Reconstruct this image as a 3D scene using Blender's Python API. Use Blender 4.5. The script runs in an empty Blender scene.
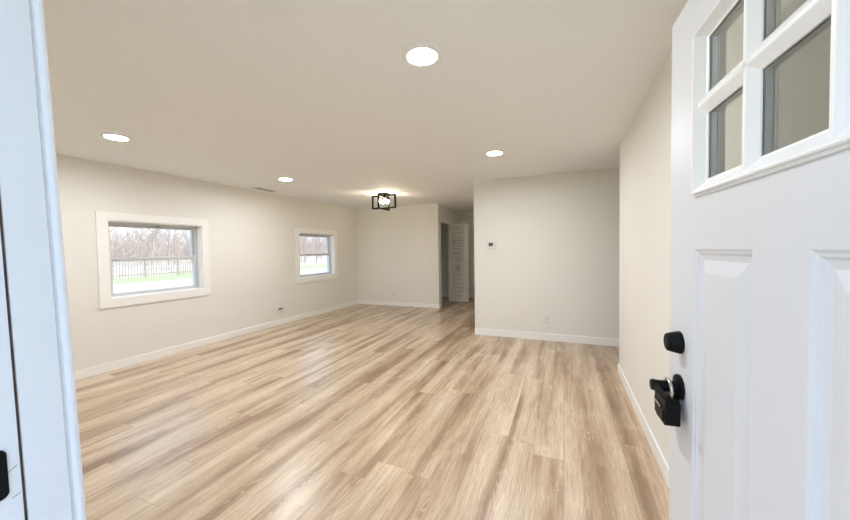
import bpy, bmesh, math, random
from mathutils import Vector, Matrix
import numpy as np

C = bpy.context.scene
COL = C.collection

# ------------------------------------------------------------------ camera
F_PX, YAW, PITCH, ROLL, H = 333.22, math.radians(22.4995), math.radians(1.7332), math.radians(-0.8792), 1.3463
fw = Vector((-math.sin(YAW)*math.cos(PITCH), math.cos(YAW)*math.cos(PITCH), -math.sin(PITCH)))
rt = Vector((math.cos(YAW), math.sin(YAW), 0)); up = rt.cross(fw)
rt2 = rt*math.cos(ROLL) + up*math.sin(ROLL); up2 = -rt*math.sin(ROLL) + up*math.cos(ROLL)
cam_d = bpy.data.cameras.new('camera'); cam = bpy.data.objects.new('camera', cam_d); COL.objects.link(cam)
m = Matrix((( rt2.x, up2.x, -fw.x, 0), (rt2.y, up2.y, -fw.y, 0), (rt2.z, up2.z, -fw.z, H), (0, 0, 0, 1)))
cam.matrix_world = m
cam_d.sensor_fit = 'HORIZONTAL'; cam_d.sensor_width = 36.0; cam_d.lens = 36.0*F_PX/850.0
cam_d.clip_start = 0.01; cam_d.clip_end = 500
C.camera = cam

# ------------------------------------------------------------------ light and exposure
SKY_STRENGTH = 2.45
SUN = 6.0
DOWNLIGHT = 310.0
BULB = 120.0
w = bpy.data.worlds.new('sky'); C.world = w; w.use_nodes = True
nt = w.node_tree; nt.nodes.clear()
wo = nt.nodes.new('ShaderNodeOutputWorld'); bg = nt.nodes.new('ShaderNodeBackground')
tc = nt.nodes.new('ShaderNodeTexCoord'); sp = nt.nodes.new('ShaderNodeSeparateXYZ'); rp = nt.nodes.new('ShaderNodeValToRGB')
nt.links.new(tc.outputs['Generated'], sp.inputs[0]); nt.links.new(sp.outputs['Z'], rp.inputs[0])
rp.color_ramp.elements[0].position = 0.0; rp.color_ramp.elements[0].color = (0.73, 0.84, 1.0, 1)
rp.color_ramp.elements[1].position = 0.75; rp.color_ramp.elements[1].color = (0.50, 0.67, 1.0, 1)
nt.links.new(rp.outputs[0], bg.inputs['Color']); bg.inputs['Strength'].default_value = SKY_STRENGTH
nt.links.new(bg.outputs[0], wo.inputs['Surface'])
sd = bpy.data.lights.new('sun', 'SUN'); sd.energy = SUN; sd.angle = math.radians(0.6); sd.color = (1.0, 0.95, 0.86)
so = bpy.data.objects.new('sun', sd); COL.objects.link(so)
so.rotation_euler = Vector((0.75, 0.14, 0.70)).to_track_quat('Z', 'Y').to_euler()   # sun stands behind the house
C.view_settings.view_transform = 'Standard'
C.view_settings.look = 'None'
C.view_settings.exposure = 0.22
C.view_settings.gamma = 1.0
C.view_settings.use_curve_mapping = False
C.cycles.max_bounces = 14; C.cycles.diffuse_bounces = 8; C.cycles.transparent_max_bounces = 16
C.cycles.sample_clamp_indirect = 6.0

# ------------------------------------------------------------------ materials
def lin(c):
    return tuple(((x/255)/12.92 if x/255 <= 0.04045 else ((x/255+0.055)/1.055)**2.4) for x in c) + (1,)
def mat(name, rgb, rough=0.5, metal=0.0, bump=None, spec=0.5, vary=None):
    mm = bpy.data.materials.new(name); mm.use_nodes = True
    t = mm.node_tree; b = t.nodes['Principled BSDF']
    col = rgb if len(rgb) == 4 else tuple(rgb)+(1,)
    b.inputs['Base Color'].default_value = col
    b.inputs['Roughness'].default_value = rough; b.inputs['Metallic'].default_value = metal
    b.inputs['Specular IOR Level'].default_value = spec
    if vary or bump:
        co = t.nodes.new('ShaderNodeTexCoord')
    if vary:
        n = t.nodes.new('ShaderNodeTexNoise'); n.inputs['Scale'].default_value = vary[0]; n.inputs['Detail'].default_value = 4
        r = t.nodes.new('ShaderNodeValToRGB')
        r.color_ramp.elements[0].position = 0.3; r.color_ramp.elements[1].position = 0.7
        r.color_ramp.elements[0].color = tuple(x*(1-vary[1]) for x in col[:3])+(1,)
        r.color_ramp.elements[1].color = tuple(min(1, x*(1+vary[1])) for x in col[:3])+(1,)
        t.links.new(co.outputs['Object'], n.inputs['Vector']); t.links.new(n.outputs['Fac'], r.inputs[0])
        t.links.new(r.outputs[0], b.inputs['Base Color'])
    if bump:
        n = t.nodes.new('ShaderNodeTexNoise'); n.inputs['Scale'].default_value = bump[0]; n.inputs['Detail'].default_value = 3
        bp = t.nodes.new('ShaderNodeBump'); bp.inputs['Strength'].default_value = bump[1]; bp.inputs['Distance'].default_value = 0.002
        t.links.new(co.outputs['Object'], n.inputs['Vector']); t.links.new(n.outputs['Fac'], bp.inputs['Height'])
        t.links.new(bp.outputs[0], b.inputs['Normal'])
    return mm
def glow(name, rgb, strength):
    mm = bpy.data.materials.new(name); mm.use_nodes = True
    b = mm.node_tree.nodes['Principled BSDF']
    b.inputs['Base Color'].default_value = (0.9, 0.9, 0.9, 1)
    b.inputs['Emission Color'].default_value = tuple(rgb)+(1,); b.inputs['Emission Strength'].default_value = strength
    return mm
def glass(name, tint, refl=1.0):
    mm = bpy.data.materials.new(name); mm.use_nodes = True
    t = mm.node_tree; t.nodes.clear()
    o = t.nodes.new('ShaderNodeOutputMaterial'); mx = t.nodes.new('ShaderNodeMixShader')
    tr = t.nodes.new('ShaderNodeBsdfTransparent'); gl = t.nodes.new('ShaderNodeBsdfGlossy'); fr = t.nodes.new('ShaderNodeLayerWeight')
    tr.inputs['Color'].default_value = tuple(tint)+(1,); gl.inputs['Roughness'].default_value = 0.01
    fr.inputs['Blend'].default_value = 0.5
    p5 = t.nodes.new('ShaderNodeMath'); p5.operation = 'POWER'; p5.inputs[1].default_value = 5.0
    ma = t.nodes.new('ShaderNodeMath'); ma.operation = 'MULTIPLY_ADD'; ma.inputs[1].default_value = 0.96; ma.inputs[2].default_value = 0.04
    t.links.new(fr.outputs['Facing'], p5.inputs[0]); t.links.new(p5.outputs[0], ma.inputs[0])
    mu = t.nodes.new('ShaderNodeMath'); mu.operation = 'MULTIPLY'; mu.inputs[1].default_value = refl
    t.links.new(ma.outputs[0], mu.inputs[0]); t.links.new(mu.outputs[0], mx.inputs[0])
    t.links.new(tr.outputs[0], mx.inputs[1]); t.links.new(gl.outputs[0], mx.inputs[2]); t.links.new(mx.outputs[0], o.inputs[0])
    return mm

M = {}
M['wall'] = mat('wall_paint', (0.79, 0.785, 0.745), 0.6, bump=(160, 0.10), spec=0.3)
M['ceiling'] = mat('ceiling_paint', (0.86, 0.88, 0.885), 0.8, bump=(120, 0.18), spec=0.2)
M['trim'] = mat('trim_white_paint', (0.88, 0.88, 0.87), 0.4, bump=(60, 0.03))
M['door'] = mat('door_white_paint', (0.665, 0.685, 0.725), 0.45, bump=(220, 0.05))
M['lite'] = mat('white_lite_frame', (0.86, 0.87, 0.88), 0.4)
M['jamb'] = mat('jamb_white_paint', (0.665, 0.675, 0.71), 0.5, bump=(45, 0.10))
M['jamb_dirt'] = mat('scuff_grey', (0.22, 0.22, 0.25), 0.8)
M['gap'] = mat('dark_wood_gap', (0.10, 0.055, 0.04), 0.9, vary=(40, 0.4))
M['black'] = mat('matte_black_metal', (0.005, 0.005, 0.0055), 0.5, bump=(300, 0.03), spec=0.12)
M['blackplastic'] = mat('black_plastic', (0.004, 0.004, 0.0045), 0.42, spec=0.13)
M['steel'] = mat('brushed_steel', (0.62, 0.58, 0.52), 0.28, 1.0)
M['plate'] = mat('white_plastic', (0.74, 0.74, 0.72), 0.35)
M['slot'] = mat('dark_slot', (0.06, 0.06, 0.06), 0.6)
M['lcd'] = mat('grey_display', (0.08, 0.08, 0.075), 0.3)
M['lcddigit'] = mat('display_digit', (0.03, 0.03, 0.03), 0.4)
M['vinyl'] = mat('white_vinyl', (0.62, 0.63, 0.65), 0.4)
M['louver'] = mat('louver_paint', (0.74, 0.72, 0.69), 0.5)
M['vent'] = mat('vent_enamel', (0.72, 0.70, 0.66), 0.5)
M['ventdark'] = mat('vent_shadow_gap', (0.18, 0.18, 0.17), 0.9)
M['glass'] = glass('window_glass', (0.95, 0.97, 0.97))
M['doorglass'] = glass('door_glass', (0.965, 0.975, 0.965))
M['diffuser'] = glow('lamp_diffuser', (0.975, 0.985, 1.0), DOWNLIGHT)
M['bulb'] = glow('bulb_glow', (1.0, 0.84, 0.60), BULB)
M['text'] = mat('label_grey', (0.45, 0.45, 0.45), 0.5)
M['concrete'] = mat('pale_concrete', (0.42, 0.40, 0.385), 0.9, vary=(3, 0.12))
M['siding'] = mat('exterior_siding', (0.6, 0.6, 0.6), 0.7)
M['asphalt'] = mat('road_asphalt', (0.20, 0.20, 0.21), 0.9, vary=(2, 0.15))
M['bark'] = mat('grey_bark', (0.40, 0.33, 0.29), 0.9, vary=(6, 0.35))
M['fence'] = mat('weathered_wood', (0.30, 0.23, 0.20), 0.85, vary=(5, 0.3))
M['rail'] = mat('galvanised_rail', (0.42, 0.42, 0.42), 0.5, 0.3)
M['shrub'] = mat('shrub_green', (0.20, 0.24, 0.09), 0.8, vary=(8, 0.4))

def grass_mat():
    mm = bpy.data.materials.new('grass_and_leaf_litter'); mm.use_nodes = True
    t = mm.node_tree; b = t.nodes['Principled BSDF']; b.inputs['Roughness'].default_value = 0.95
    co = t.nodes.new('ShaderNodeTexCoord'); n = t.nodes.new('ShaderNodeTexNoise'); n.inputs['Scale'].default_value = 0.35; n.inputs['Detail'].default_value = 8
    s = t.nodes.new('ShaderNodeSeparateXYZ'); t.links.new(co.outputs['Object'], s.inputs[0])
    # green near the house, brown leaf litter beyond the fence
    mr = t.nodes.new('ShaderNodeMapRange'); mr.inputs[1].default_value = -36; mr.inputs[2].default_value = -29
    t.links.new(s.outputs['X'], mr.inputs[0])
    a = t.nodes.new('ShaderNodeMath'); a.operation = 'ADD'; a.use_clamp = True
    m2 = t.nodes.new('ShaderNodeMath'); m2.operation = 'MULTIPLY_ADD'; m2.inputs[1].default_value = 1.6; m2.inputs[2].default_value = -0.8
    t.links.new(co.outputs['Object'], n.inputs['Vector']); t.links.new(n.outputs['Fac'], m2.inputs[0])
    t.links.new(m2.outputs[0], a.inputs[0]); t.links.new(mr.outputs[0], a.inputs[1])
    r = t.nodes.new('ShaderNodeValToRGB')
    r.color_ramp.elements[0].color = (0.42, 0.36, 0.29, 1); r.color_ramp.elements[1].color = (0.30, 0.36, 0.16, 1)
    t.links.new(a.outputs[0], r.inputs[0]); t.links.new(r.outputs[0], b.inputs['Base Color'])
    return mm
M['grass'] = grass_mat()

def floor_mat():
    mm = bpy.data.materials.new('oak_plank_floor'); mm.use_nodes = True
    t = mm.node_tree; N = t.nodes; L = t.links; b = N['Principled BSDF']
    def math_(op, a, bb=None, c=None, clamp=False):
        n = N.new('ShaderNodeMath'); n.operation = op; n.use_clamp = clamp
        for i, v in enumerate((a, bb, c)):
            if v is None: continue
            if isinstance(v, (int, float)): n.inputs[i].default_value = v
            else: L.new(v, n.inputs[i])
        return n.outputs[0]
    def comb(x, y, z):
        n = N.new('ShaderNodeCombineXYZ')
        for i, v in enumerate((x, y, z)):
            if isinstance(v, (int, float)): n.inputs[i].default_value = v
            else: L.new(v, n.inputs[i])
        return n.outputs[0]
    def noise(vec, detail=4, rough=0.55, dist=0.0):
        n = N.new('ShaderNodeTexNoise'); n.inputs['Scale'].default_value = 1.0; n.inputs['Detail'].default_value = detail
        n.inputs['Roughness'].default_value = rough; n.inputs['Distortion'].default_value = dist
        L.new(vec, n.inputs['Vector']); return n.outputs['Fac']
    def ramp(f, stops):
        r = N.new('ShaderNodeValToRGB'); e = r.color_ramp.elements
        while len(e) < len(stops): e.new(0.5)
        for k, (p, c) in enumerate(stops): e[k].position = p; e[k].color = c if len(c) == 4 else tuple(c)+(1,)
        L.new(f, r.inputs[0]); return r.outputs[0]
    def mix(f, a, c, mode='MIX'):
        n = N.new('ShaderNodeMix'); n.data_type = 'RGBA'; n.blend_type = mode
        for i, v in ((0, f), (6, a), (7, c)):
            if isinstance(v, (int, float)): n.inputs[i].default_value = v
            elif isinstance(v, tuple): n.inputs[i].default_value = v
            else: L.new(v, n.inputs[i])
        return n.outputs[2]
    co = N.new('ShaderNodeTexCoord'); s = N.new('ShaderNodeSeparateXYZ'); L.new(co.outputs['Object'], s.inputs[0])
    X, Y = s.outputs['X'], s.outputs['Y']
    PW, PL = 0.182, 1.22
    u = math_('DIVIDE', X, PW); row = math_('FLOOR', u); fu = math_('FRACT', u)
    wn = N.new('ShaderNodeTexWhiteNoise'); wn.noise_dimensions = '1D'; L.new(row, wn.inputs['W'])
    v = math_('ADD', math_('DIVIDE', Y, PL), wn.outputs['Value']); colm = math_('FLOOR', v); fv = math_('FRACT', v)
    wn2 = N.new('ShaderNodeTexWhiteNoise'); wn2.noise_dimensions = '2D'; L.new(comb(row, colm, 0), wn2.inputs['Vector'])
    pid = wn2.outputs['Value']; off = math_('MULTIPLY', pid, 37.0)
    # broad soft streaks along the plank, partly shared by neighbours
    off2 = math_('MULTIPLY', pid, 0.55)
    streak = noise(comb(math_('MULTIPLY', X, 7.0), math_('ADD', math_('MULTIPLY', Y, 0.42), off2), off2), 3, 0.5, 0.25)
    streak2 = noise(comb(math_('MULTIPLY', X, 24.0), math_('ADD', math_('MULTIPLY', Y, 0.9), off), off), 3, 0.55, 0.4)
    cloud = noise(comb(math_('MULTIPLY', X, 6.0), math_('ADD', math_('MULTIPLY', Y, 2.0), off), math_('ADD', off, 9.0)), 3, 0.5, 0.6)
    fine = noise(comb(math_('MULTIPLY', X, 120.0), math_('MULTIPLY', Y, 5.5), off), 6, 0.7)
    pore = noise(comb(math_('MULTIPLY', X, 300.0), math_('MULTIPLY', Y, 16.0), off), 3, 0.6)
    # cathedral figure: rings of a stretched distorted field
    fld = noise(comb(math_('MULTIPLY', X, 6.0), math_('ADD', math_('MULTIPLY', Y, 0.75), off), off), 3, 0.5, 0.7)
    ring = math_('PINGPONG', math_('MULTIPLY', fld, 30.0), 0.5)
    ringl = ramp(ring, [(0.0, (1, 1, 1)), (0.20, (0, 0, 0))])
    tonef = math_('ADD', math_('MULTIPLY', streak, 0.70), math_('ADD', math_('MULTIPLY', streak2, 0.15), math_('MULTIPLY', cloud, 0.15)))
    tonef = math_('ADD', tonef, math_('MULTIPLY_ADD', pid, 0.036, -0.018))
    base = ramp(tonef, [(0.36, lin((146, 119, 95))), (0.45, lin((179, 153, 126))), (0.525, lin((202, 180, 153))), (0.62, lin((218, 200, 177)))])
    base = mix(math_('MULTIPLY', ringl, ramp(cloud, [(0.48, (0, 0, 0)), (0.64, (0.55, 0.55, 0.55))])), base, lin((232, 214, 190)))
    g = ramp(fine, [(0.32, (0.70, 0.68, 0.66)), (0.60, (1.06, 1.06, 1.06))])
    base = mix(0.9, base, g, 'MULTIPLY')
    p = ramp(pore, [(0.34, (0.72, 0.69, 0.66)), (0.46, (1, 1, 1))])
    base = mix(0.6, base, p, 'MULTIPLY')
    # tight bevelled joints
    eu = math_('MULTIPLY', math_('MINIMUM', fu, math_('SUBTRACT', 1.0, fu)), PW)
    ev = math_('MULTIPLY', math_('MINIMUM', fv, math_('SUBTRACT', 1.0, fv)), PL)
    e = math_('MINIMUM', eu, ev)
    seam = math_('SUBTRACT', 1.0, math_('DIVIDE', e, 0.0022), clamp=True)
    base = mix(math_('MULTIPLY', seam, 0.38), base, lin((104, 80, 60)))
    L.new(base, b.inputs['Base Color'])
    rr = math_('MULTIPLY_ADD', fine, 0.14, 0.26); L.new(rr, b.inputs['Roughness'])
    b.inputs['Specular IOR Level'].default_value = 0.5
    b.inputs['Coat Weight'].default_value = 0.38; b.inputs['Coat Roughness'].default_value = 0.27
    bp = N.new('ShaderNodeBump'); bp.inputs['Strength'].default_value = 0.25; bp.inputs['Distance'].default_value = 0.001
    hgt = math_('SUBTRACT', math_('MULTIPLY', fine, 0.5), math_('MULTIPLY', seam, 1.0))
    L.new(hgt, bp.inputs['Height']); L.new(bp.outputs[0], b.inputs['Normal'])
    return mm
M['floor'] = floor_mat()

# ------------------------------------------------------------------ builders
class MB:
    """Collects shapes, then links them as ONE mesh object."""
    def __init__(self): self.bm = bmesh.new()
    def box(self, a, b):
        lo = [min(a[i], b[i]) for i in range(3)]; hi = [max(a[i], b[i]) for i in range(3)]
        v = [self.bm.verts.new((x, y, z)) for z in (lo[2], hi[2]) for y in (lo[1], hi[1]) for x in (lo[0], hi[0])]
        for f in ((0,2,3,1), (4,5,7,6), (0,1,5,4), (2,6,7,3), (0,4,6,2), (1,3,7,5)): self.bm.faces.new([v[i] for i in f])
        return self
    def loft(self, rings, caps=True, closed=True):
        vs = [[self.bm.verts.new(p) for p in r] for r in rings]; n = len(rings[0])
        for a, b in zip(vs, vs[1:]):
            for i in range(n if closed else n-1): self.bm.faces.new((a[i], a[(i+1) % n], b[(i+1) % n], b[i]))
        if caps:
            self.bm.faces.new(list(reversed(vs[0]))); self.bm.faces.new(vs[-1])
        return self
    def lathe(self, prof, axis='z', o=(0,0,0), n=32, caps=True):
        """prof: (radius, height along axis) pairs"""
        rings = []
        for r, h in prof:
            ring = []
            for k in range(n):
                a = 2*math.pi*k/n; c, s = r*math.cos(a), r*math.sin(a)
                p = {'z': (c, s, h), 'x': (h, c, s), 'y': (s, h, c)}[axis]
                ring.append((o[0]+p[0], o[1]+p[1], o[2]+p[2]))
            rings.append(ring)
        return self.loft(rings, caps)
    def tube(self, pts, rad, n=12, caps=True):
        pts = [Vector(p) for p in pts]
        if not hasattr(rad, '__len__'): rad = [rad]*len(pts)
        rings = []; u = None
        for i, p in enumerate(pts):
            d = (pts[min(i+1, len(pts)-1)] - pts[max(i-1, 0)]).normalized()
            if u is None:
                u = d.orthogonal().normalized()
            u = (u - d*u.dot(d)).normalized(); v = d.cross(u)
            rings.append([p + u*rad[i]*math.cos(2*math.pi*k/n) + v*rad[i]*math.sin(2*math.pi*k/n) for k in range(n)])
        return self.loft(rings, caps)
    def prism(self, poly, z0, z1):
        return self.loft([[(x, y, z0) for x, y in poly], [(x, y, z1) for x, y in poly]])
    def build(self, name, m, parent=None, bevel=0.0, smooth=False, local=False, seg=2):
        bm = self.bm
        bmesh.ops.recalc_face_normals(bm, faces=bm.faces)
        me = bpy.data.meshes.new(name)
        if parent is not None and not local:
            off = Vector(parent.get('_o', (0, 0, 0)))
            bmesh.ops.translate(bm, verts=bm.verts, vec=-off)
        bm.to_mesh(me); bm.free()
        me.materials.append(m)
        o = bpy.data.objects.new(name, me); COL.objects.link(o)
        if parent is not None:
            o.parent = parent
            if not local: o['_o'] = parent.get('_o', (0, 0, 0))
        if smooth:
            for p in me.polygons: p.use_smooth = True
            if smooth != 'all':
                md = o.modifiers.new('split', 'EDGE_SPLIT'); md.split_angle = math.radians(40)
        if bevel > 0:
            b = o.modifiers.new('bevel', 'BEVEL'); b.width = bevel; b.segments = seg; b.limit_method = 'ANGLE'; b.angle_limit = math.radians(35)
        return o
def tag(o, label, cat, group=None, kind=None):
    o['label'] = label; o['category'] = cat
    if group: o['group'] = group
    if kind: o['kind'] = kind
    return o
def empty(name, loc, label, cat, group=None, kind=None, rotz=0.0):
    o = bpy.data.objects.new(name, None); COL.objects.link(o); o.location = loc; o.rotation_euler = (0, 0, rotz)
    o.empty_display_size = 0.1
    o['_o'] = tuple(loc)
    return tag(o, label, cat, group, kind)
def struct(name, mb, m, label, cat, bevel=0.0, smooth=False):
    o = mb.build(name, m, bevel=bevel, smooth=smooth)
    return tag(o, label, cat, None, 'structure')
def copy_tree(o, parent=None):
    c = o.copy(); COL.objects.link(c)
    if parent: c.parent = parent
    for ch in list(o.children): copy_tree(ch, c)
    return c

# ------------------------------------------------------------------ room
CE = 2.40
XL, YB, XBR, YT, XTL, XR, YR = -4.8475, 7.1748, -2.6347, 5.1225, -1.2848, 0.5519, 4.04
YF0, YF1 = 0.06, 0.25            # front wall, outer and inner face
YE = 8.98                        # end of the hall
WT = 0.16
struct('floor', MB().box((-5.05, 0.0, -0.12), (3.3, 9.2, 0.0)), M['floor'], 'light oak plank floor running through the whole room', 'floor')
struct('ceiling', MB().box((-5.05, 0.0, CE), (3.3, 9.2, CE+0.14)), M['ceiling'], 'flat off-white ceiling with round recessed lights', 'ceiling')

WIN = [(2.155, 3.235, 0.835, 1.745), (5.165, 6.255, 0.825, 1.728)]
wl = MB(); y = 0.0
for (a, b, z0, z1) in WIN:
    wl.box((XL-WT, y, 0), (XL, a, CE)); wl.box((XL-WT, a, 0), (XL, b, z0)); wl.box((XL-WT, a, z1), (XL, b, CE)); y = b
wl.box((XL-WT, y, 0), (XL, YB+0.12, CE))
struct('wall_left', wl, M['wall'], 'long cream left wall with two small windows', 'wall')
struct('wall_back', MB().box((XL, YB, 0), (XBR, YB+0.12, CE)), M['wall'], 'cream back wall left of the hall opening', 'wall')
struct('wall_partition', MB().box((XTL, YT, 0), (3.3, YT+0.12, CE)), M['wall'], 'bright cream wall carrying the thermostat', 'wall')
struct('wall_right', MB().box((XR, YF1, 0), (XR+0.12, YR, CE)), M['wall'], 'narrow cream wall behind the open front door', 'wall')
wf = MB().box((XL, YF0, 0), (-0.80, YF1, CE)).box((-0.80, YF0, 2.08), (0.44, YF1, CE)).box((0.44, YF0, 0), (XR+0.12, YF1, CE))
struct('wall_front', wf, M['wall'], 'front wall around the entrance doorway', 'wall')
CO0, CO1, COZ = 7.325, 8.262, 2.012     # closet opening in the hall's left wall
wh = MB().box((XBR-0.12, YB+0.12, 0), (XBR, CO0, CE)).box((XBR-0.12, CO0, COZ), (XBR, CO1, CE)).box((XBR-0.12, CO1, 0), (XBR, YE, CE))
struct('wall_hall_left', wh, M['wall'], 'shaded hall wall with the closet opening', 'wall')
struct('wall_hall_right', MB().box((XTL, YT+0.12, 0), (XTL+0.12, YE, CE)), M['wall'], 'hall wall behind the thermostat wall', 'wall')
struct('wall_hall_end', MB().box((-3.52, YE, 0), (XTL+0.12, YE+0.12, CE)), M['wall'], 'shaded end wall of the hall', 'wall')
struct('wall_closet_side', MB().box((-3.52, YB+0.12, 0), (-3.40, YE, CE)), M['wall'], 'inner side wall of the hall closet', 'wall')
struct('wall_passage', MB().box((3.2, YR-0.12, 0), (3.3, YT, CE)).box((XR+0.12, YR-0.12, 0), (3.2, YR, CE)), M['wall'], 'side passage walls behind the near right wall', 'wall')

BH, BT = 0.098, 0.013
def board(name, a, b, label):
    struct(name, MB().box(a, b), M['trim'], label, 'baseboard', bevel=0.003)
board('baseboard_left', (XL, YF1, 0), (XL+BT, YB, BH), 'white baseboard along the long left wall')
board('baseboard_front', (XL+BT, YF1, 0), (-0.80, YF1+BT, BH), 'white baseboard on the front wall left of the doorway')
board('baseboard_back', (XL+BT, YB-BT, 0), (XBR, YB, 0.09), 'white baseboard along the back wall')
board('baseboard_hall', (XBR, YB-BT, 0), (XBR+BT, CO0-0.01, 0.09), 'short white baseboard at the corner into the hall')
board('baseboard_partition', (XTL-0.002, YT-BT, 0), (3.2, YT, 0.105), 'white baseboard below the thermostat wall')
mb = MB().box((XR-BT, YF1, 0), (XR, YR+BT, BH)).box((XR, YR, 0), (XR+0.12, YR+BT, BH))
struct('baseboard_right', mb, M['trim'], 'white baseboard along the wall behind the front door', 'baseboard', bevel=0.003)
board('baseboard_hall_end', (-3.40, YE-BT, 0), (XTL, YE, BH), 'white baseboard at the dark end of the hall')
board('baseboard_hall_right', (XTL-BT, YT+0.12, 0), (XTL, YE-BT, BH), 'white baseboard on the hidden right side of the hall')
cj = MB().box((XBR-0.125, CO0, 0), (XBR+0.004, CO0+0.018, COZ)).box((XBR-0.125, CO1-0.018, 0), (XBR+0.004, CO1, COZ)).box((XBR-0.125, CO0, COZ-0.018), (XBR+0.004, CO1, COZ))
struct('trim_1', cj, M['trim'], 'thin white liner around the closet opening in the hall', 'trim')

# entrance jamb on the left: lean of the frame as it stands in the photograph
def jx(z, dx=0.0): return -0.6535 - 0.0705*(z-0.956) + dx
def jamb_prism(prof, z0, z1):
    """prof: (dx from the face, y); face leans with z"""
    return [[(jx(z, dx) if dx > -0.09 else -0.80, yy, z) for dx, yy in prof] for z in (z0, z1)]
Z0, Z1 = 0.0, 2.08
prof = [(-0.1, 0.196), (0.0, 0.196), (0.0, 0.2365), (-0.0035, 0.2385), (-0.0035, 0.2405), (0.0005, 0.2425), (0.0015, 0.2465), (0.0005, 0.2500), (-0.004, 0.2530), (-0.1, 0.2530)]
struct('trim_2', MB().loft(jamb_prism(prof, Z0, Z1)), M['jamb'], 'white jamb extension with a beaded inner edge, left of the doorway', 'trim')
struct('trim_3', MB().loft(jamb_prism([(-0.1, 0.1925), (-0.004, 0.1925), (-0.004, 0.196), (-0.1, 0.196)], Z0, Z1)), M['gap'], 'dark gap between the two jamb boards', 'trim')
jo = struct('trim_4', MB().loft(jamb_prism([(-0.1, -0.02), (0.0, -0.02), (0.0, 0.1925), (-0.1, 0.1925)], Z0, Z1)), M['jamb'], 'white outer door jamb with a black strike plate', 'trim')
# black strike plate, rounded, with a dull steel latch hole
def leaned(poly_yz, d0, d1):
    return [[(jx(z, d), yy, z) for yy, z in poly_yz] for d in (d0, d1)]
def rrect(y0, y1, z0, z1, r, n=6):
    out = []
    for cy, cz, a0 in ((y1-r, z1-r, 0), (y0+r, z1-r, 90), (y0+r, z0+r, 180), (y1-r, z0+r, 270)):
        for k in range(n+1):
            a = math.radians(a0+90*k/n); out.append((cy+r*math.cos(a), cz+r*math.sin(a)))
    return out
st = MB().loft(leaned(rrect(0.122, 0.1815, 1.037, 1.100, 0.008), 0.0, 0.0022)).build('strike_plate', M['black'], jo, bevel=0.0006)
MB().loft(leaned(rrect(0.137, 0.1715, 1.054, 1.082, 0.007), 0.0022, 0.0028)).build('latch_opening', M['rail'], st)
sc_ = MB().loft(leaned([(0.1822, 1.067), (0.190, 1.073), (0.190, 1.074), (0.1822, 1.0682)], 0.0, 0.0003))
sc_.loft(leaned([(0.1835, 1.033), (0.191, 1.036), (0.191, 1.037), (0.1835, 1.0338)], 0.0, 0.0003))
sc_.build('scuff_mark', M['jamb_dirt'], jo)

# ------------------------------------------------------------------ windows in the left wall
def window(idx, a, b, z0, z1, label):
    x = XL
    r = empty('window_%d' % idx, (x, (a+b)/2, z0), label, 'window', kind='structure')
    cw = 0.102
    MB().box((x, a-cw, z1), (x+0.019, b+cw, z1+cw-0.01)).box((x, a-cw, z0-cw), (x+0.019, b+cw, z0)).box((x, a-cw, z0), (x+0.019, a, z1)).box((x, b, z0), (x+0.019, b+cw, z1)).build('window_casing', M['trim'], r, bevel=0.002)
    d = 0.085; t = 0.012
    MB().box((x-d, a, z0), (x+0.001, a+t, z1)).box((x-d, b-t, z0), (x+0.001, b, z1)).box((x-d, a+t, z0), (x+0.001, b-t, z0+t)).box((x-d, a+t, z1-t), (x+0.001, b-t, z1)).build('jamb_liner', M['trim'], r)
    # vinyl frame with tracks
    f = 0.026; x1, x0 = x-d+0.012, x-WT-0.015
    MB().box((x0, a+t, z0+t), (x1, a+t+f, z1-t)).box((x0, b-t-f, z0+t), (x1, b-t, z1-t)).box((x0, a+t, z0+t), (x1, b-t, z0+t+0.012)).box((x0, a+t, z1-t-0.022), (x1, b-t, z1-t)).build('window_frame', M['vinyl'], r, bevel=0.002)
    ya, yb = a+t+f-0.008, b-t-f+0.008; zb, zt = z0+t+0.010, z1-t-0.020; zm = z0 + (z1-z0)*0.50
    def sash(name, xx, lo, hi, rail_lo, rail_hi):
        s = 0.040
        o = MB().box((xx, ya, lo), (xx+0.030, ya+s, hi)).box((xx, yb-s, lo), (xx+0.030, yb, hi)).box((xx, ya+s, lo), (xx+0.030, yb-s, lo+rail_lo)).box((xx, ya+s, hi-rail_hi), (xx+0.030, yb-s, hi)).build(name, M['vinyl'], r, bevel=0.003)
        MB().box((xx+0.012, ya+s-0.004, lo+rail_lo-0.004), (xx+0.017, yb-s+0.004, hi-rail_hi+0.004)).build('glass', M['glass'], o)
        return o
    sash('upper_sash', x-d-0.058, zm-0.018, zt, 0.034, 0.034)
    lo_ = sash('lower_sash', x-d-0.024, zb, zm+0.022, 0.030, 0.034)
    for fr in (0.24, 0.70):
        yy = ya + (yb-ya)*fr
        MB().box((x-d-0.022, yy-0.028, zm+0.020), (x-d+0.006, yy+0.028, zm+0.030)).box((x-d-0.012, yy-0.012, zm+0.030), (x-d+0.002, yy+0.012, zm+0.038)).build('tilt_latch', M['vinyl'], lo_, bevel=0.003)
    yy = ya+(yb-ya)*0.52
    MB().box((x-d+0.004, yy-0.018, z1-t-0.034), (x-d+0.020, yy+0.018, z1-t-0.024)).build('sash_stop', M['black'], r, bevel=0.002)
    return r
window(1, *WIN[0], 'larger white double-hung window nearest the entrance, in left wall')
window(2, *WIN[1], 'smaller white double-hung window near the far corner, in left wall')

# ------------------------------------------------------------------ front door, standing open
PHI = math.radians(3.5)
XD, YD, DW, DT, DTOP = 0.3241, 1.3091, 1.045, 0.044, 2.045
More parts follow.
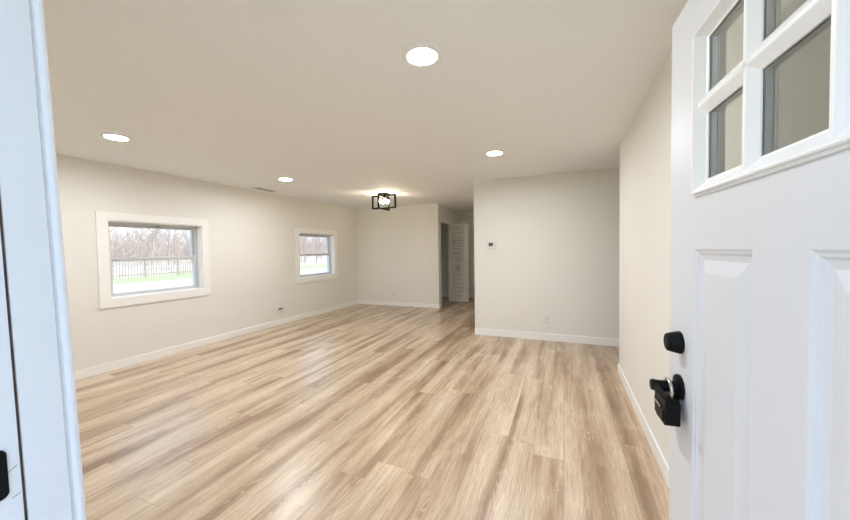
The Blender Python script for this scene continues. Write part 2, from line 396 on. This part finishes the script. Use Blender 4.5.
# local frame: +X along the door from latch edge to hinge, +Y into the room side of the slab (away from camera), Z up
door = empty('door_1', (XD, YD, 0), 'white front door standing open on the right, with divided glass lites', 'door', kind='structure', rotz=0)
dx_, dy_ = math.sin(PHI), -math.cos(PHI)          # along the door
nx_, ny_ = math.cos(PHI), math.sin(PHI)           # away from camera side
door.matrix_world = Matrix(((dx_, nx_, 0, XD), (dy_, ny_, 0, YD), (0, 0, 1, 0), (0, 0, 0, 1)))
def D(mb, name, m, parent=None, **k): return mb.build(name, m, parent or door, local=True, **k)
GX0, GX1, GZ0, GZ1 = 0.207, 0.845, 1.501, 1.894      # cut-out for the lites
PX = [(0.174, 0.442), (0.592, 0.860)]; PZ0, PZ1 = 0.22, 1.338
s = MB()
zb = 0.012
PN = 0.018                                           # thickness left for the sunk panels
def sl(x0, x1, z0, z1): s.box((x0, 0, z0), (x1, DT, z1))
sl(0, PX[0][0], zb, PZ1); sl(PX[0][1], PX[1][0], zb, PZ1); sl(PX[1][1], DW, zb, PZ1)
for p in PX: sl(p[0], p[1], zb, PZ0)
sl(0, DW, PZ1, GZ0); sl(0, GX0, GZ0, GZ1); sl(GX1, DW, GZ0, GZ1); sl(0, DW, GZ1, DTOP)
bmesh.ops.remove_doubles(s.bm, verts=s.bm.verts, dist=1e-5)
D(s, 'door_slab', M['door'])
def raised(p0, p1, side):
    """embossed panel: stepped ogee going in, then a slope rising to a flat field"""
    g = MB()
    steps = [(0.0, 0.0), (0.006, 0.0035), (0.011, 0.0045), (0.016, 0.0085), (0.024, 0.0105), (0.030, 0.0115), (0.062, 0.0035), (0.065, 0.0030)]
    rings = []
    for i, dep in steps:
        yy = dep if side < 0 else DT-dep
        rings.append([(p0+i, yy, PZ0+i), (p1-i, yy, PZ0+i), (p1-i, yy, PZ1-i), (p0+i, yy, PZ1-i)])
    vs = [[g.bm.verts.new(q) for q in r] for r in rings]
    for a, b in zip(vs, vs[1:]):
        for k in range(4): g.bm.faces.new((a[k], a[(k+1) % 4], b[(k+1) % 4], b[k]))
    g.bm.faces.new(vs[-1])
    yb_ = DT/2
    bk = [g.bm.verts.new((q[0], yb_, q[2])) for q in rings[0]]
    for k in range(4): g.bm.faces.new((vs[0][k], vs[0][(k+1) % 4], bk[(k+1) % 4], bk[k]))
    g.bm.faces.new(list(reversed(bk)))
    return g
for p in PX:
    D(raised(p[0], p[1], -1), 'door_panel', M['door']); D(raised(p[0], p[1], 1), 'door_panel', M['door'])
# lite frame, both faces
LX = [(0.222, 0.389), (0.441, 0.611), (0.662, 0.830)]; LZ = [(1.520, 1.690), (1.742, 1.882)]
FX0, FX1, FZ0, FZ1 = 0.190, 0.862, 1.484, 1.906
def lite_frame(sgn):
    f = (lambda d: d) if sgn < 0 else (lambda d: DT-d)
    g = MB()
    def ring(x0, x1, z0, z1, d): return [g.bm.verts.new(q) for q in ((x0, f(d), z0), (x1, f(d), z0), (x1, f(d), z1), (x0, f(d), z1))]
    R = [ring(FX0, FX1, FZ0, FZ1, 0.0), ring(FX0, FX1, FZ0, FZ1, -0.0120), ring(FX0+0.003, FX1-0.003, FZ0+0.003, FZ1-0.003, -0.0140),
         ring(FX0+0.006, FX1-0.006, FZ0+0.006, FZ1-0.005, -0.0135),
         ring(LX[0][0]-0.006, LX[2][1]+0.006, LZ[0][0]-0.006, LZ[1][1]+0.004, 0.0080), ring(LX[0][0], LX[2][1], LZ[0][0], LZ[1][1], 0.0100),
         ring(LX[0][0], LX[2][1], LZ[0][0], LZ[1][1], 0.0130), ring(FX0+0.018, FX1-0.018, FZ0+0.018, FZ1-0.012, 0.0130), ring(FX0+0.018, FX1-0.018, FZ0+0.018, FZ1-0.012, 0.0)]
    for a, b in zip(R, R[1:]+R[:1]):
        for k in range(4): g.bm.faces.new((a[k], a[(k+1) % 4], b[(k+1) % 4], b[k]))
    return g
lf = D(lite_frame(-1), 'lite_frame', M['lite'])
lb = D(lite_frame(1), 'lite_frame', M['lite'])
D(MB().box((FX0-0.006, -0.005, FZ0-0.007), (FX1+0.006, 0.0, FZ0)).box((FX0-0.006, -0.005, FZ0), (FX0, 0.0, FZ1)).box((FX1, -0.005, FZ0), (FX1+0.006, 0.0, FZ1)).box((FX0-0.006, -0.005, FZ1), (FX1+0.006, 0.0, FZ1+0.006)),
  'flange', M['lite'], lf, bevel=0.001)
def muntin(parent, sgn):
    f = (lambda d: d) if sgn < 0 else (lambda d: DT-d)
    def sec(a, b):
        c = (a+b)/2
        return [(a, 0.0129), (a, 0.0095), (c-0.0065, -0.0040), (c-0.004, -0.0052), (c+0.004, -0.0052), (c+0.0065, -0.0040), (b, 0.0095), (b, 0.0129)]
    for a, b in ((LX[0][1], LX[1][0]), (LX[1][1], LX[2][0])):
        D(MB().loft([[(u, f(d), z) for u, d in sec(a, b)] for z in (LZ[0][0]-0.022, LZ[1][1]+0.013)]), 'muntin', M['lite'], parent)
    D(MB().loft([[(x, f(d), u) for u, d in sec(LZ[0][1], LZ[1][0])] for x in (LX[0][0]-0.0185, LX[2][1]+0.0185)]), 'muntin', M['lite'], parent)
muntin(lf, -1); muntin(lb, 1)
pg = MB()
for x0, x1 in LX:
    for z0, z1 in LZ: pg.box((x0-0.006, 0.013, z0-0.006), (x1+0.006, 0.016, z1+0.006))
D(pg, 'lite_glass', M['doorglass'])
pg = MB()
for x0, x1 in LX:
    for z0, z1 in LZ: pg.box((x0-0.006, 0.028, z0-0.006), (x1+0.006, 0.031, z1+0.006))
D(pg, 'lite_glass', M['doorglass'])
sp_ = MB()
for x0, x1 in LX:   # spacer bars between the two panes
    for z0, z1 in LZ:
        sp_.box((x0-0.004, 0.016, z0-0.004), (x0+0.003, 0.028, z1+0.004)).box((x1-0.003, 0.016, z0-0.004), (x1+0.004, 0.028, z1+0.004)).box((x0+0.003, 0.016, z0-0.004), (x1-0.003, 0.028, z0+0.003)).box((x0+0.003, 0.016, z1-0.003), (x1-0.003, 0.028, z1+0.004))
D(sp_, 'glass_spacer', M['rail'])
# deadbolt and lever (both faces)
def yl(prof, x, z, n=40): return MB().lathe([(r, h) for r, h in prof], 'y', (x, 0, z), n)
db = D(yl([(0.0335, 0.0), (0.0340, -0.004), (0.0330, -0.008), (0.0275, -0.031), (0.0255, -0.0355), (0.0225, -0.037)], 0.085, 1.053), 'deadbolt', M['black'], smooth=True)
D(MB().lathe([(0.012, -0.037), (0.012, -0.0378)], 'y', (0.085, 0, 1.053), 24), 'keyway', M['blackplastic'], db)
D(yl([(0.034, DT), (0.034, DT+0.012), (0.028, DT+0.016)], 0.085, 1.053), 'deadbolt', M['black'], smooth=True)
LZC = 0.916
lev = D(yl([(0.0375, 0.0), (0.0380, -0.006), (0.0365, -0.009), (0.028, -0.0115), (0.0175, -0.013), (0.0155, -0.020), (0.0155, -0.050), (0.0165, -0.074), (0.0150, -0.0765)], 0.086, LZC), 'lever_rose', M['black'], smooth=True)
def lever_mesh(sgn, y0):
    # flat bladed lever running towards the hinge with a soft fall
    rings = []
    for k in range(15):
        t = k/14.0; x = 0.072 + 0.105*t
        hz = 0.0125 - 0.0025*t; th = 0.0085 - 0.0025*t
        zc = LZC + 0.001 - 0.012*t; yc = y0 + sgn*(-0.001 + 0.010*t*t)
        ring = []
        for q in range(12):
            a = 2*math.pi*q/12; ca, sa = math.cos(a), math.sin(a)
            p = 0.55
            ring.append((x, yc + th*math.copysign(abs(ca)**p, ca), zc + hz*math.copysign(abs(sa)**p, sa)))
        rings.append(ring)
    return MB().loft(rings)
D(lever_mesh(1, -0.0665), 'lever', M['black'], lev, smooth=True)
lv2 = D(yl([(0.034, DT), (0.034, DT+0.010), (0.0125, DT+0.012), (0.0125, DT+0.055)], 0.091, LZC), 'lever_rose', M['black'], smooth=True)
D(lever_mesh(-1, DT+0.058), 'lever', M['black'], lv2, smooth=True)
D(MB().box((-0.0015, 0.010, LZC-0.028), (0.0, 0.034, LZC+0.028)).box((-0.009, 0.016, LZC-0.008), (0.0, 0.028, LZC+0.008)), 'latch', M['black'], bevel=0.0006)
D(MB().box((-0.0015, 0.010, 1.053-0.028), (0.0, 0.034, 1.053+0.028)), 'bolt_plate', M['black'], bevel=0.0006)
for hz in (0.25, 1.02, 1.80):
    D(MB().box((DW, -0.001, hz-0.045), (DW+0.003, DT-0.004, hz+0.045)).lathe([(0.006, hz-0.045), (0.006, hz+0.045)], 'z', (DW+0.003, DT+0.002, 0), 12), 'hinge', M['black'])

# key lockbox hanging from the lever
lbx = empty('key_lockbox', (XD, YD, 0), 'black key lockbox hanging by a steel shackle from the front door lever', 'lockbox')
lbx.matrix_world = door.matrix_world.copy()
def LB(mb, name, m, parent=None, **k): return mb.build(name, m, parent or lbx, local=True, **k)
bx0, bx1, by0, by1, bz0, bz1 = 0.036, 0.136, -0.054, -0.0145, 0.812, 0.893
body = MB().loft([[(bx0+e, yy, bz0+0.016), (bx0+0.018+e, yy, bz0), (bx1-0.005, yy, bz0), (bx1, yy, bz0+0.005), (bx1, yy, bz1-0.012), (bx1-0.012, yy, bz1), (bx0+0.014+e, yy, bz1), (bx0+e, yy, bz1-0.016)]
                  for yy, e in ((by1, 0.004), (by1-0.006, 0.0), (by0+0.006, 0.0), (by0, 0.005))])
bo = LB(body, 'lockbox_body', M['blackplastic'], bevel=0.002)
LB(MB().box((bx0+0.016, by0-0.003, bz0+0.010), (bx1-0.010, by0, bz1-0.040)), 'dial_cover', M['blackplastic'], bevel=0.0015)
LB(MB().box((bx1, by0+0.006, bz0+0.012), (bx1+0.0012, by1-0.010, bz1-0.016)), 'side_plate', M['black'], bevel=0.0005)
LB(MB().box((bx0+0.010, by0-0.002, bz1-0.046), (bx1-0.030, by0, bz1-0.028)), 'label_plate', M['black'], bevel=0.0008)
tx = MB()
rnd = random.Random(4)
for k in range(6):                                   # worn raised lettering, too small to read
    xx = bx0+0.014+0.0085*k
    tx.box((xx, by0-0.0026, (bz1-0.010)-0.032), (xx+0.0016, by0-0.002, (bz1-0.010)-0.022))
    tx.box((xx+0.0016, by0-0.0026, (bz1-0.010)-0.0238 - 0.004*(k % 3)), (xx+0.0058, by0-0.002, (bz1-0.010)-0.022 - 0.004*(k % 3)))
    tx.box((xx+0.0044, by0-0.0026, (bz1-0.010)-0.032 + 0.003*(k % 2)), (xx+0.0058, by0-0.002, (bz1-0.010)-0.024))
LB(tx, 'lettering', M['text'])
sh = []
sx0, sx1, sy, sz = 0.060, 0.122, -0.033, 0.909
sh.append((sx0, sy, bz1-0.004))
for k in range(13):
    a = math.pi*(1 - k/12.0); sh.append(((sx0+sx1)/2 + (sx1-sx0)/2*math.cos(a), sy, sz + (sx1-sx0)/2*math.sin(a)))
sh.append((sx1, sy, bz1-0.004))
LB(MB().tube(sh, 0.0050, 12), 'shackle', M['steel'], smooth='all')

# ------------------------------------------------------------------ bifold louvred door in the hall
bf = empty('door_2', (-2.69, 8.18, 0.01), 'folded white louvred bifold door standing open in the hall', 'door', kind='structure')
def louvre_leaf(x0, x1, y0, y1, name):
    z0, z1 = 0.012, 1.992; st_ = 0.042
    o = MB().box((x0, y0, z0), (x0+st_, y1, z1)).box((x1-st_, y0, z0), (x1, y1, z1)).box((x0+st_, y0, z0), (x1-st_, y1, z0+0.10)).box((x0+st_, y0, z1-0.065), (x1-st_, y1, z1)).build(name, M['louver'], bf, bevel=0.002)
    g = MB(); n = 27; zz0, zz1 = z0+0.10, z1-0.065; p = (zz1-zz0)/n
    for k in range(n):
        za = zz0+p*k
        g.loft([[(xx, y0+0.001, za+0.004), (xx, y0+0.005, za-0.004), (xx, y1-0.002, za+p*0.60-0.006), (xx, y1-0.006, za+p*0.60+0.003)] for xx in (x0+st_, x1-st_)])
    g.build('louvre_slats', M['louver'], o)
    return o
lfA = louvre_leaf(-2.692, -2.258, 8.160, 8.188, 'door_leaf')
louvre_leaf(-2.650, -2.212, 8.196, 8.224, 'door_leaf')
MB().lathe([(0.007, 8.160), (0.007, 8.146), (0.017, 8.140), (0.019, 8.132), (0.013, 8.124), (0.004, 8.122)], 'y', (-2.462, 0, 0.875), 20).build('door_knob', M['black'], lfA, smooth=True)
for zz in (0.3, 1.0, 1.7): MB().box((-2.257, 8.186, zz-0.04), (-2.235, 8.198, zz+0.04)).build('hinge', M['steel'], bf)

# ------------------------------------------------------------------ recessed ceiling lights
def downlight(x, y):
    r = empty('ceiling_light', (x, y, CE), '', 'ceiling light', 'recessed ceiling lights')
    pr = [(0.080, CE-0.004), (0.080, CE-0.012), (0.085, CE-0.0135), (0.102, CE-0.010), (0.1065, CE-0.005), (0.1065, CE)]
    mb = MB().lathe(pr, 'z', (x, y, 0), 48, caps=False); mb.build('trim_ring', M['trim'], r, smooth=True)
    MB().lathe([(0.080, CE-0.0045), (0.080, CE-0.007), (0.074, CE-0.008)], 'z', (x, y, 0), 48).build('diffuser', M['diffuser'], r)
    return r
d0 = downlight(-0.701, 1.695); d0['label'] = 'largest recessed light, overhead nearest the open front door'
for x, y, lab in ((-3.683, 1.732, 'recessed light above the first left window, far left of ceiling'),
                  (-3.685, 3.700, 'small recessed light by the ceiling vent, toward the far left window'),
                  (-0.689, 3.700, 'recessed light in front of the thermostat wall')):
    c = copy_tree(d0); c.location = (x, y, CE); c['label'] = lab; c['_o'] = (x, y, CE)

# ------------------------------------------------------------------ black cage ceiling fixture
FX, FY = -3.055, 5.43
fx = empty('cage_ceiling_lamp', (FX, FY, CE), 'black open-frame flush ceiling lamp with bare bulbs near the back wall', 'ceiling lamp')
MB().box((FX-0.085, FY-0.085, CE-0.028), (FX+0.085, FY+0.085, CE)).build('canopy', M['black'], fx, bevel=0.003)
def loop(axis, h, z0, z1, t, name):
    g = MB()
    def b(u0, u1, za, zb_):
        if axis == 'x': g.box((FX+u0, FY-t/2, za), (FX+u1, FY+t/2, zb_))
        else: g.box((FX-t/2, FY+u0, za), (FX+t/2, FY+u1, zb_))
    b(-h, -h+t, z0, z1); b(h-t, h, z0, z1); b(-h+t, h-t, z0, z0+t); b(-h+t, h-t, z1-t, z1)
    return g.build(name, M['black'], fx, bevel=0.0015)
loop('x', 0.250, 2.118, 2.372, 0.028, 'cage_frame'); loop('y', 0.205, 2.100, 2.348, 0.028, 'cage_frame')
for sx in (-1, 1):
    for sy_ in (-1, 1):
        bx_, by_ = FX+0.052*sx, FY+0.052*sy_
        so_ = MB().lathe([(0.020, CE-0.028), (0.020, CE-0.105), (0.016, CE-0.108)], 'z', (bx_, by_, 0), 20).build('lamp_socket', M['black'], fx, smooth=True)
        pr = [(0.012, CE-0.108), (0.016, CE-0.122)]
        for k in range(1, 11):
            a = math.pi*(0.18 + 0.80*k/10); pr.append((max(0.002, 0.030*math.sin(a)), CE-0.152+0.030*math.cos(a)))
        MB().lathe(pr, 'z', (bx_, by_, 0), 20).build('light_bulb', M['bulb'], so_, smooth='all')

# ------------------------------------------------------------------ vent, thermostat, outlets
vt = empty('ceiling_vent', (-4.615, 4.18, CE), 'small slotted metal air vent in ceiling beside the left wall', 'vent')
vx0, vx1, vy0, vy1 = -4.690, -4.540, 3.99, 4.37
MB().box((vx0, vy0, CE-0.006), (vx1, vy0+0.022, CE)).box((vx0, vy1-0.022, CE-0.006), (vx1, vy1, CE)).box((vx0, vy0+0.022, CE-0.006), (vx0+0.022, vy1-0.022, CE)).box((vx1-0.022, vy0+0.022, CE-0.006), (vx1, vy1-0.022, CE)).build('vent_frame', M['vent'], vt, bevel=0.001)
MB().box((vx0+0.02, vy0+0.02, CE-0.001), (vx1-0.02, vy1-0.02, CE)).build('vent_backing', M['ventdark'], vt)
g = MB()
for k in range(7):
    xx = vx0+0.026+k*0.0155
    g.loft([[(xx, yy, CE-0.001), (xx+0.002, yy, CE-0.001), (xx+0.011, yy, CE-0.008), (xx+0.009, yy, CE-0.008)] for yy in (vy0+0.022, vy1-0.022)])
g.build('vent_louvres', M['vent'], vt)

th = empty('thermostat', (-1.012, YT, 1.345), 'white wall thermostat with grey display on the bright wall', 'thermostat')
MB().box((-1.090, YT-0.006, 1.336), (-0.934, YT, 1.462)).build('wall_plate', M['plate'], th, bevel=0.002)
MB().box((-1.080, YT-0.028, 1.345), (-0.944, YT-0.006, 1.453)).build('thermostat_body', M['plate'], th, bevel=0.004)
sc2 = MB().box((-1.050, YT-0.0295, 1.388), (-0.986, YT-0.028, 1.440)).build('display', M['lcd'], th, bevel=0.0005)
g = MB()
for x0 in (-1.043, -1.024, -1.005):
    g.box((x0, YT-0.0300, 1.400), (x0+0.003, YT-0.0295, 1.430)); g.box((x0+0.009, YT-0.0300, 1.400), (x0+0.012, YT-0.0295, 1.430)); g.box((x0+0.003, YT-0.0300, 1.427), (x0+0.009, YT-0.0295, 1.430))
g.build('display_digits', M['lcddigit'], sc2)
for zz in (1.427, 1.402): MB().box((-0.972, YT-0.0305, zz-0.006), (-0.955, YT-0.028, zz+0.006)).build('button', M['vent'], th, bevel=0.001)

def outlet(name, pos, nrm, label, group='wall outlets'):
    """duplex outlet; nrm 'y' faces -Y, 'x' faces +X"""
    r = empty(name, pos, label, 'outlet', group)
    def bx(u0, u1, d0, d1, z0, z1, g):
        if nrm == 'y': g.box((pos[0]+u0, pos[1]-d1, pos[2]+z0), (pos[0]+u1, pos[1]-d0, pos[2]+z1))
        else: g.box((pos[0]+d0, pos[1]+u0, pos[2]+z0), (pos[0]+d1, pos[1]+u1, pos[2]+z1))
        return g
    bx(-0.037, 0.037, 0, 0.006, -0.060, 0.060, MB()).build('cover_plate', M['plate'], r, bevel=0.0025)
    for zc in (-0.026, 0.026):
        f = bx(-0.017, 0.017, 0.006, 0.009, zc-0.017, zc+0.017, MB()).build('socket_face', M['plate'], r, bevel=0.003)
        g = MB(); bx(-0.0085, -0.0055, 0.009, 0.0094, zc-0.004, zc+0.007, g); bx(0.0055, 0.0085, 0.009, 0.0094, zc-0.004, zc+0.007, g); bx(-0.003, 0.003, 0.009, 0.0094, zc-0.013, zc-0.007, g)
        g.build('socket_slots', M['slot'], f)
    bx(-0.003, 0.003, 0.006, 0.0075, -0.003, 0.003, MB()).build('screw', M['vent'], r)
    return r
outlet('wall_outlet', (-0.217, YT, 0.298), 'y', 'white duplex wall outlet low under the thermostat wall')
outlet('wall_outlet', (-3.80, YB, 0.298), 'y', 'small white outlet low on the back wall')
ol = outlet('wall_outlet', (XL, 4.625, 0.322), 'x', 'white outlet on left wall with a device plugged in')
pa = empty('plug_in_adapter', (XL, 4.64, 0.31), 'small white plug-in device with dark underside in the left wall outlet', 'plug-in device')
MB().box((XL+0.0095, 4.604, 0.318), (XL+0.062, 4.656, 0.402)).build('device_body', M['plate'], pa, bevel=0.005)
MB().box((XL+0.0095, 4.606, 0.298), (XL+0.060, 4.654, 0.318)).build('device_base', M['slot'], pa, bevel=0.003)

# ------------------------------------------------------------------ outside
GZ = -0.5
gm = MB(); NX, NY = 34, 40
def gh(x, y):
    d = max(0.0, -x-40.0); bump = 0.0 if x > -26 else 0.12*math.sin(x*0.9+y*0.3)+0.1*math.sin(y*0.7)
    return GZ + 0.022*d + bump*min(1, max(0, (-x-26)/6))
xs = [-120+5*i for i in range(0, 17)] + [-38, -34, -30, -26, -20, 0, 30, 70]; ys = [-70+6*i for i in range(34)]
vs = [[gm.bm.verts.new((x, y, gh(x, y))) for y in ys] for x in xs]
for i in range(len(xs)-1):
    for j in range(len(ys)-1): gm.bm.faces.new((vs[i][j], vs[i+1][j], vs[i+1][j+1], vs[i][j+1]))
struct('ground', gm, M['grass'], 'grass and leaf litter rising behind the fence outside', 'ground', smooth='all')
struct('driveway', MB().box((-25.0, -40, GZ-0.05), (-8.0, 80, GZ+0.03)), M['concrete'], 'pale driveway seen through the lower window panes', 'driveway')
struct('porch', MB().box((-2.2, -2.4, GZ-0.02), (2.2, -0.03, -0.13)), M['concrete'], 'concrete porch slab in front of the entrance', 'porch')
fn = empty('picket_fence', (-30.0, 14.0, GZ), 'dark thin picket fence outside the larger window', 'fence')
fy0, fy1, bay = 6.0, 25.2, 2.4
k = 0; yy = fy0
while yy < fy1 + 0.01:
    MB().box((-30.05, yy-0.045, GZ-0.2), (-29.96, yy+0.045, GZ+1.72)).build('fence_post', M['fence'], fn)
    if yy + bay < fy1 + 0.01:
        g = MB().box((-30.02, yy, GZ+0.25), (-29.98, yy+bay, GZ+0.31)).box((-30.02, yy, GZ+1.35), (-29.98, yy+bay, GZ+1.41))
        for q in range(1, 13): g.box((-29.98, yy+q*0.185-0.016, GZ+0.02), (-29.955, yy+q*0.185+0.016, GZ+1.62))
        g.build('picket_panel', M['fence'], fn)
    yy += bay
gr = empty('guard_rail', (-37.5, 20, GZ), 'low grey roadside rail beyond the picket fence', 'guard rail')
MB().box((-37.55, 4, GZ+0.42), (-37.45, 34, GZ+0.70)).build('rail_beam', M['rail'], gr)
for yy in range(5, 34, 4): MB().box((-37.62, yy-0.07, GZ-0.3), (-37.55, yy+0.07, GZ+0.70)).build('rail_post', M['rail'], gr)

def tree_mesh(seed, height, r0, spread):
    rnd = random.Random(seed); tr = MB(); br = MB()
    def limb(mb, p, d, ln, r, lvl):
        n = 3 if lvl > 1 else 5; pts = [Vector(p)]; dd = Vector(d)
        for i in range(n):
            dd = (dd + Vector((rnd.uniform(-1, 1), rnd.uniform(-1, 1), rnd.uniform(-0.1, 0.5)))*(0.06 if lvl == 0 else 0.20)).normalized()
            pts.append(pts[-1] + dd*ln/n)
        mb.tube(pts, [max(0.007, r*(1-0.72*i/n)) for i in range(n+1)], 6 if lvl == 0 else 3, caps=False)
        if lvl >= 3: return
        kids = (26, 8, 6)[lvl]
        for q in range(kids):
            t = (0.07 if lvl == 0 else 0.2) + 0.92*(q+rnd.random()*0.8)/kids; t = min(0.99, t)
            i = min(n-1, int(t*n)); f = t*n-i; p2 = pts[i].lerp(pts[i+1], f)
            ax = (pts[i+1]-pts[i]).normalized(); az = rnd.uniform(0, 2*math.pi)
            sd_ = Vector((math.cos(az), math.sin(az), rnd.uniform(-0.1, 0.4)))
            nd = (ax*0.75 + sd_*0.8).normalized()
            l2 = spread*rnd.uniform(0.7, 1.2)*(1.1-0.6*t) if lvl == 0 else ln*0.45*rnd.uniform(0.7, 1.15)
            limb(br, p2, nd, l2, max(0.010, r*(1-0.7*t)*0.36), lvl+1)
    limb(tr, (0, 0, -0.3), (0, 0, 1), height, r0, 0)
    return tr, br
protos = []
TREES = []
def place(sector, lo, hi, n, xmin, xmax, gap, seed):
    """scatter trees in the wedge of ground seen past one window, trunks kept apart"""
    rnd = random.Random(seed); got = 0
    for _ in range(4000):
        if got >= n: break
        x = -rnd.uniform(xmin, xmax); y = -x*rnd.uniform(lo, hi)
        if all((x-a)**2 + (y-b)**2 > gap*gap for a, b, _s in TREES): TREES.append((x, y, sector)); got += 1
place(0, 0.40, 0.72, 26, 40, 60, 4.3, 3)
place(1, 1.03, 1.33, 20, 34, 60, 4.3, 5)
place(2, 0.76, 0.98, 4, 45, 60, 6.0, 8)
kinds = [('slim bare', 11.0, 0.10, 1.75), ('tall bare', 14.0, 0.12, 1.85), ('short bare', 9.0, 0.08, 1.65)]
zones = ('beyond the picket fence, seen through the larger window', 'seen through the smaller far window', 'standing between the views of the two windows')
for i, (x, y, zn) in enumerate(TREES):
    kd = i % 3; nm, hh, rr, spd = kinds[kd]
    if i < 3:
        r = empty('bare_tree', (x, y, gh(x, y)), '', 'tree', 'bare trees outside')
        t_, b_ = tree_mesh(20+i, hh, rr, spd); t_.build('trunk', M['bark'], r, local=True, smooth='all'); b_.build('branches', M['bark'], r, local=True)
        protos.append(r)
    else:
        r = copy_tree(protos[kd]); r.location = (x, y, gh(x, y)); r.rotation_euler = (0, 0, i*1.7)
    r['label'] = '%s tree %s' % (nm, zones[zn]); r['group'] = '%s trees %s' % (nm, zones[zn])
# bare brush filling the edge of the woods
rnd = random.Random(77); bb = MB()
for k in range(5200):
    x = -rnd.uniform(66, 106); y = -x*rnd.uniform(0.36, 1.36); z = gh(x, y)
    ln = rnd.uniform(2.0, 10.0); d = Vector((rnd.uniform(-0.5, 0.5), rnd.uniform(-0.5, 0.5), 1)).normalized(); p = Vector((x, y, z-0.1))
    bend = Vector((rnd.uniform(-0.3, 0.3), rnd.uniform(-0.3, 0.3), 0))
    bb.tube([p, p+d*ln*0.5, p+(d+bend).normalized()*ln], [0.035, 0.026, 0.012], 3, caps=False)
    for q in range(3):
        t = rnd.uniform(0.3, 0.9); p2 = p+d*ln*t*0.5*1.6
        bb.tube([p2, p2+Vector((rnd.uniform(-1, 1), rnd.uniform(-1, 1), rnd.uniform(0.1, 1)))*rnd.uniform(0.5, 1.3)], [0.020, 0.010], 3, caps=False)
tag(bb.build('bare_bush_thicket', M['bark']), 'tangled thicket of bare bushes along the edge of the woods outside', 'bushes', None, 'stuff')
for o in bpy.data.objects:
    if '_o' in o: del o['_o']
